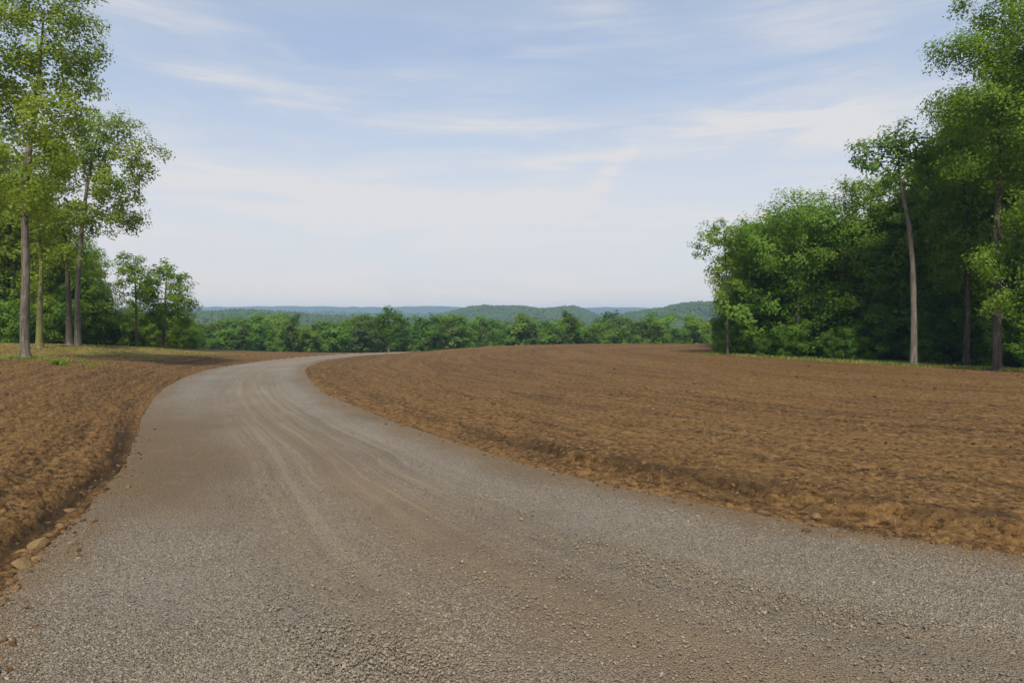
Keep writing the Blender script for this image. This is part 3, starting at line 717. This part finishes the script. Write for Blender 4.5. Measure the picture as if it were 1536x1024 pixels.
# distant treeline across the valley
def top_t(px): return 486.5 + 4 * math.sin(px * .043 + 1) + 4 * math.sin(px * .101)
for row in range(4):
    k = 0
    for px in np.arange(120 + row * 11, 1100, 24 + row * 2):
        pj = px + g.uniform(-8, 8); d = 112 + row * 13 + g.uniform(-4, 4); x, y = at(pj, d); z = ground_z(x, y)
        i = int(g.integers(4)); h = CAM_H - (top_t(pj) + np.clip(g.normal(0, 4.5), -9, 8) + (4 if 535 < pj < 632 else 0) - 480) * d / 1024 - z
        if row == 0 and 556 < pj < 612: continue
        if row == 0: h -= g.uniform(.0, 2.6)
        zone = 'left of the lone tree' if pj < 583 else ('below the rounded middle hill' if pj < 890 else 'between the rounded hill and the right wood')
        plant(FAR, i, x, y, h, HT[i], g, ('front' if row == 0 else 'rear') + ' row tree of the distant treeline ' + zone, 'trees of the distant treeline', leaf=['leaf_far', 'leaf_far', 'leaf_deep', 'leaf_deep', 'leaf_mid', 'leaf_dark'][int(g.integers(6))], wide=g.uniform(1.1, 1.6))
for px, ty, i, lb in ((440, 470, 3, 'tall narrow dark tree rising above the treeline left of the lone tree'), (853, 465, 3, 'tallest pointed tree of the distant treeline below the right end of the hill')):
    x, y = at(px, 108); z = ground_z(x, y); h = CAM_H - (ty - 480) * 108 / 1024 - z
    plant(FAR, i, x, y, h, HT[i], g, lb, 'trees of the distant treeline', wide=1.0)

# ------------------------------------------------------------------ hills and far woods
def hill_material(name, a, b):
    m, n = material(name)
    pos = n('ShaderNodeNewGeometry', out='Position')
    v = n.noise(pos, .05, 6, .7)
    finish(n, principled(n, n.mix(n.rng(v, .35, .65), a, b), .95, None, .1)); return m
M['hill'] = hill_material('wooded_hill', (.014, .034, .012), (.036, .066, .020))
M['canopy'] = leaf_material('hill_canopy', (.014, .036, .012), (.055, .090, .024), (.03, .05, .01), .05)
def ridge_profile(pts, d):
    pts = np.array(pts, float)
    return (pts[:, 0] - 768) / 1024 * d, CAM_H + (480 - pts[:, 1]) * d / 1024
def hill(pts, d, depth, label, seed, rough=1., nx=160, ny=34, floor=-22):
    px, pz = ridge_profile(pts, d)
    xs = np.linspace(px[0], px[-1], nx); v = np.linspace(-1, 1, ny)
    t = np.interp(xs, px, pz)
    ker = np.hanning(9); ker /= ker.sum(); t = np.convolve(np.pad(t, 4, 'edge'), ker, 'valid')
    Xg = xs[None] * np.ones((ny, 1)); Yg = d + v[:, None] * depth * (1 + .15 * (fbm(xs * .004, xs * 0 + 3, seed, 2) - .5))[None] + (fbm(xs * .003, xs * 0, seed + 3, 3) - .5)[None] * depth * .5
    prof = np.cos(v * np.pi / 2) ** 1.2
    Zg = floor + (t - floor)[None] * prof[:, None]
    Zg += (fbm(Xg * .02, Yg * .02, seed, 4) - .5) * rough * 6 * prof[:, None]
    V = np.c_[Xg.ravel(), Yg.ravel(), Zg.ravel()]
    i = (np.arange(ny - 1)[:, None] * nx + np.arange(nx - 1)[None]).ravel()
    F = np.c_[i, i + 1, i + nx + 1, i + nx]
    o = obj('hill', mesh_from('hill', V, F, M['hill'], True))
    tag(o, label, None, None, 'structure')
    return Xg, Yg, Zg
def canopy(name, XYZ, n, size, seed, label, front=.72, sub=ICO2):
    """billowing tree tops over a hill, one mass"""
    X, Y, Z = XYZ; ny, nx = X.shape; g = R(seed); V0, F0 = sub; k = len(V0)
    a = g.uniform(0, ny * front - 1, n); b = g.uniform(0, nx - 1.01, n)
    ia, ib = a.astype(int), b.astype(int); fa, fb = a - ia, b - ib
    def s(Q): return (Q[ia, ib] * (1 - fa) + Q[ia + 1, ib] * fa) * (1 - fb) + (Q[ia, ib + 1] * (1 - fa) + Q[ia + 1, ib + 1] * fa) * fb
    P = np.c_[s(X), s(Y), s(Z)]
    sz = size * g.uniform(.7, 1.35, n)
    V = V0[None] * (1 + g.uniform(-.3, .3, (n, k, 1))) * sz[:, None, None] * np.array([1, 1, 1.1]) + P[:, None]
    V[:, :, 2] += (sz * .45)[:, None]
    F = (F0[None] + (np.arange(n) * k)[:, None, None]).reshape(-1, 3)
    o = obj(name, mesh_from(name, V.reshape(-1, 3), F, M['canopy'], False, {'tone': ('POINT', np.repeat(g.uniform(0, 1, n), k))}))
    return tag(o, label, None, None, 'stuff')
hB = hill([(560, 503.0), (600, 493.0), (640, 483.0), (665, 476.0), (700, 467.0), (724, 463.5), (770, 464.0), (810, 466.0), (838, 464.0), (855, 462.5), (875, 469.0), (900, 480.0), (940, 493.0), (990, 503.0)], 900, 160, 'rounded wooded hill in the middle distance', 201)
canopy('woods', hB, 9000, 2.3, 211, 'woods covering the rounded middle hill', sub=ICO1)
hC = hill([(820, 504.5), (870, 490.5), (900, 482.5), (940, 473.5), (975, 468.0), (1010, 462.0), (1035, 459.5), (1060, 459.5), (1120, 458.5), (1200, 466.5), (1300, 484.5)], 740, 135, 'wooded hill running behind the right wood', 202)
canopy('woods', hC, 8000, 2.1, 212, 'woods covering the hill behind the right wood', sub=ICO1)
hA = hill([(60, 484.5), (200, 478.5), (290, 474.5), (340, 472.5), (400, 471.5), (450, 474.5), (500, 478.5), (560, 483.5), (620, 490.5), (700, 496.5)], 640, 115, 'low wooded rise beyond the treeline', 203)
canopy('woods', hA, 8000, 2.0, 213, 'woods covering the low rise beyond the treeline', sub=ICO1)
hE = hill([(-200, 476), (200, 474), (420, 473), (560, 475.5), (660, 477), (760, 479), (900, 478), (1200, 476)], 1450, 210, 'long low wooded swell before the far ridge', 204)
canopy('woods', hE, 5200, 5.4, 214, 'woods on the long low swell before the far ridge', sub=ICO1)
hill([(-700, 468), (-200, 464), (100, 464), (290, 461.5), (350, 460), (420, 459), (480, 459.5), (540, 460.5), (590, 460), (650, 459.2), (690, 461), (740, 465), (860, 463), (900, 461.5), (950, 461.5), (1000, 463), (1150, 460), (1500, 462), (2000, 468)],
     2650, 380, 'far blue ridge along the horizon', 205, 1.5, 420, 24)
gV = np.meshgrid(np.linspace(-190, 260, 60), np.linspace(175, 640, 40))
sx, sy = gV[0] * gV[1] / 400, gV[1]
zz = np.array([ground_z(0, float(v)) for v in np.linspace(175, 640, 40)])[:, None] * np.ones((1, 60))
canopy('woods', (sx, sy, zz + 4), 3800, 3.4, 215, 'woods filling the valley behind the distant treeline', front=1.0, sub=ICO1)

# ------------------------------------------------------------------ grass and weeds
def blades(name, x, y, h, seed, mat, wid=.012):
    g = R(seed); n = len(x); z = base_height(x, y)[0]
    az = g.uniform(0, 6.28, n); ln = g.uniform(.1, .7, n)
    w = wid * g.uniform(.7, 1.6, n)
    P = np.c_[x, y, z - .01]
    side = np.c_[-np.sin(az), np.cos(az), az * 0] * w[:, None]; lean = np.c_[np.cos(az), np.sin(az), az * 0] * (h * ln)[:, None]
    V = np.stack([P - side, P + side, P + lean * .35 + side * .7 + [0, 0, 1] * (h * .6)[:, None], P + lean + [0, 0, 1] * h[:, None]], 1)
    F = np.arange(n * 4).reshape(n, 4)
    return obj(name, mesh_from(name, V.reshape(-1, 3), F, mat, False, {'tone': ('FACE', g.uniform(0, 1, n))}))
g = R(303)
n = 9000
x = np.r_[g.normal(-21.6, 1.5, n // 2), g.uniform(-30, -20, n // 2)]; y = np.r_[g.normal(29.9, .45, n // 2), g.uniform(32, 52, n // 2)]
m = (fbm(x * .45, y * .45, 71, 3) > .47) | (np.arange(n) < n // 2); x, y = x[m], y[m]
tag(blades('grass', x, y, g.uniform(.05, .17, len(x)), 304, M['grass'], .016), 'short yellow green grass around the left tree trunks', None, None, 'stuff')
n = 6000; y = g.uniform(30, 47, n); x = np.interp(y, [20, 34, 46, 52, 75], [31, 23.2, 13.6, 15.6, 24]) + g.normal(.3, .55, n)
tag(blades('grass', x, y, g.uniform(.05, .22, n), 305, M['grass'], .016), 'strip of grass along the foot of the right wood', None, None, 'stuff')
def weed(px, py, h, seed, label):
    g = R(seed); x, y = ray_ground(px, py); z = ground_z(x, y)
    t = empty('weed', (x, y, z)); n = 16
    N = [np.array([0, 0, -.02])]; par = [-1]
    for k in range(n):
        a = g.uniform(0, 6.28); b = 0
        for q in range(3):
            p = N[b] + np.array([math.cos(a) * .25, math.sin(a) * .25, .9 - q * .25]) * h * .3
            N.append(p); par.append(b); b = len(N) - 1
    N = np.array(N); V, F = tubes(N, np.array(par), np.full(len(N), .006), lambda q: 4)
    obj('stem', mesh_from('stem', V, F, M['mossy'], True), t)
    P = np.repeat(N[1:], 5, 0) + g.normal(size=(5 * (len(N) - 1), 3)) * .04
    obj('foliage', leaf_mesh('foliage', P, .12, seed, M['leaf_lit'], P.mean(0)), t)
    return tag(t, label, 'weed', 'weeds at the grassy left edge')
weed(83, 547, .30, 401, 'pale green weed with arching leaves beyond the grass tuft by the tallest tree')
weed(96, 549, .26, 402, 'bushy little weed growing at the end of the left grass tuft')
weed(134, 553, .12, 403, 'low flat weed alone in the soil to the right of the others')

# ------------------------------------------------------------------ haze
def haze():
    V = np.array([(x, y, z) for x in (-3450, 3450) for y in (-3450, 3450) for z in (-26, 66)], float)
    F = np.array([(0, 1, 3, 2), (4, 6, 7, 5), (0, 4, 5, 1), (2, 3, 7, 6), (0, 2, 6, 4), (1, 5, 7, 3)])
    m = bpy.data.materials.new('air'); m.use_nodes = True; n = NT(m.node_tree)
    vol = n('ShaderNodeVolumePrincipled', {'Color': (.46, .68, 1.0), 'Density': HAZE, 'Anisotropy': .0})
    n('ShaderNodeOutputMaterial', {'Volume': vol}, out=None)
    tag(obj('haze', mesh_from('haze', V, F, m, False)), 'thin bluish summer haze over the valley', None, None, 'stuff')
HAZE = .00032
haze()

# ------------------------------------------------------------------ sky, sun, camera
SUN_EL, SUN_AZ = math.radians(50), math.radians(182)      # azimuth clockwise from +Y
w = bpy.data.worlds.new('World'); scene.world = w; w.use_nodes = True
n = NT(w.node_tree)
sky = n('ShaderNodeTexSky', sky_type='NISHITA', sun_disc=False, sun_elevation=SUN_EL, sun_rotation=SUN_AZ, altitude=100, air_density=1.0, dust_density=2.0, ozone_density=1.5)
D = n('ShaderNodeTexCoord', out='Generated')
xyz = n('ShaderNodeSeparateXYZ', {0: D}, out=None)
az = n.math('MULTIPLY', n.math('ARCTAN2', xyz.outputs[0], xyz.outputs[1]), 57.2958)
el = n.math('MULTIPLY', n.math('ARCSINE', xyz.outputs[2]), 57.2958)
uv = n('ShaderNodeCombineXYZ', {0: az, 1: el, 2: 0.})
wisp = n.noise(n.scaled(uv, (.05, .32, 1), (0, 0, .10)), 1.0, 7, .62, .8)
fibre = n.noise(n.scaled(uv, (.10, 1.0, 1), (0, 0, .14)), 1.0, 6, .65, .5)
soft = n.noise(n.scaled(uv, (.035, .10, 1)), 1.0, 4, .5)
def streak(a0, e0, slope, wa, we, bend=0.):
    da = n.math('SUBTRACT', az, a0)
    e = n.math('SUBTRACT', n.math('SUBTRACT', el, e0), n.math('MULTIPLY', da, slope))
    if bend: e = n.math('SUBTRACT', e, n.math('MULTIPLY', n.math('MULTIPLY', da, da), bend))
    e = n.math('ADD', e, n.math('MULTIPLY', n.math('SUBTRACT', wisp, .5), we * 2.2))
    q = n.math('ADD', n.math('POWER', n.math('DIVIDE', da, wa), 2.), n.math('POWER', n.math('DIVIDE', e, we), 2.))
    return n.math('EXPONENT', n.math('MULTIPLY', q, -1.))
def px_dir(px, py):
    x, z = (px - 768) / 1024, (480 - py) / 1024
    return math.degrees(math.atan2(x, 1)), math.degrees(math.atan2(z, math.hypot(x, 1)))
cl = None
for (px, py, sl, wa, we, amt, bend) in [(420, 138, -.13, 8.5, .9, .45, 0), (250, 100, -.12, 5, .6, .35, 0), (770, 188, .0, 8, .7, .50, 0), (1130, 185, -.06, 9, 1.6, .55, 0), (520, 300, -.12, 10, 1.6, .60, .004), (760, 312, .12, 6, 1.6, .45, 0),
                              (905, 270, 1.0, 2.4, 1.1, .50, 0), (850, 240, .06, 5, .6, .40, 0), (220, 12, -.1, 5, .8, .5, 0), (880, 15, -.1, 4, 1., .35, 0), (1270, 180, .0, 7, 2.4, .45, 0), (1230, 20, .1, 7, 2.5, .3, 0)]:
    a0, e0 = px_dir(px, py)
    s = n.math('MULTIPLY', streak(a0, e0, sl, wa, we, bend), amt)
    cl = s if cl is None else n.math('ADD', cl, s)
cl = n.math('MULTIPLY', cl, n.rng(fibre, .30, .64, .25, 1.2))
cl = n.math('ADD', cl, n.math('MULTIPLY', n.math('MULTIPLY', n.rng(wisp, .40, .76), n.rng(fibre, .35, .65, .5, 1.2)), .36))
cl = n.math('ADD', cl, n.math('MULTIPLY', n.rng(soft, .35, .70), .24))
low = n.math('MULTIPLY', n.rng(n.math('ADD', el, n.math('MULTIPLY', n.math('SUBTRACT', soft, .5), 14.)), 20., 5., 0., .84), n.rng(wisp, .2, .7, .78, 1.08))
cl = n.math('ADD', cl, low, clamp=True)
up = n.rng(el, -2., 0.)
CLOUD = (4.25, 4.10, 4.02)
warm = n.mix(n.rng(el, 5., .3), CLOUD, (5.3, 4.5, 3.6))
skyc = n.mix(n.math('MULTIPLY', cl, .88), n.mix(.55, sky, (2.68, 3.12, 3.85)), warm)
bg = n('ShaderNodeBackground', {'Color': skyc, 'Strength': .15})
n('ShaderNodeOutputWorld', {'Surface': bg}, out=None)

sl = bpy.data.lights.new('sun', 'SUN'); sl.energy = 4.6; sl.angle = math.radians(5); sl.color = (1.0, .91, .74)
so = bpy.data.objects.new('sun', sl); COL.objects.link(so)
sd = Vector((math.sin(SUN_AZ) * math.cos(SUN_EL), math.cos(SUN_AZ) * math.cos(SUN_EL), math.sin(SUN_EL)))
so.rotation_euler = sd.to_track_quat('Z', 'Y').to_euler(); so.location = sd * 60

cd = bpy.data.cameras.new('camera'); co = bpy.data.objects.new('camera', cd); COL.objects.link(co)
co.location = (0, 0, CAM_H); co.rotation_euler = (math.radians(90), 0, 0)
cd.sensor_width = 36; cd.lens = 24; cd.shift_y = -32 / 1536; cd.clip_start = .1; cd.clip_end = 20000
scene.camera = co
vs = scene.view_settings; vs.view_transform = 'Standard'; vs.look = 'None'; vs.exposure = .32; vs.gamma = 1
c = scene.cycles
c.max_bounces = 6; c.diffuse_bounces = 3; c.glossy_bounces = 2; c.transmission_bounces = 4; c.volume_bounces = 0; c.transparent_max_bounces = 4
c.use_denoising = True; c.denoiser = 'OPENIMAGEDENOISE'; c.denoising_input_passes = 'RGB_ALBEDO_NORMAL'; c.denoising_prefilter = 'ACCURATE'; c.use_adaptive_sampling = True; c.adaptive_threshold = .02; c.sample_clamp_indirect = 8
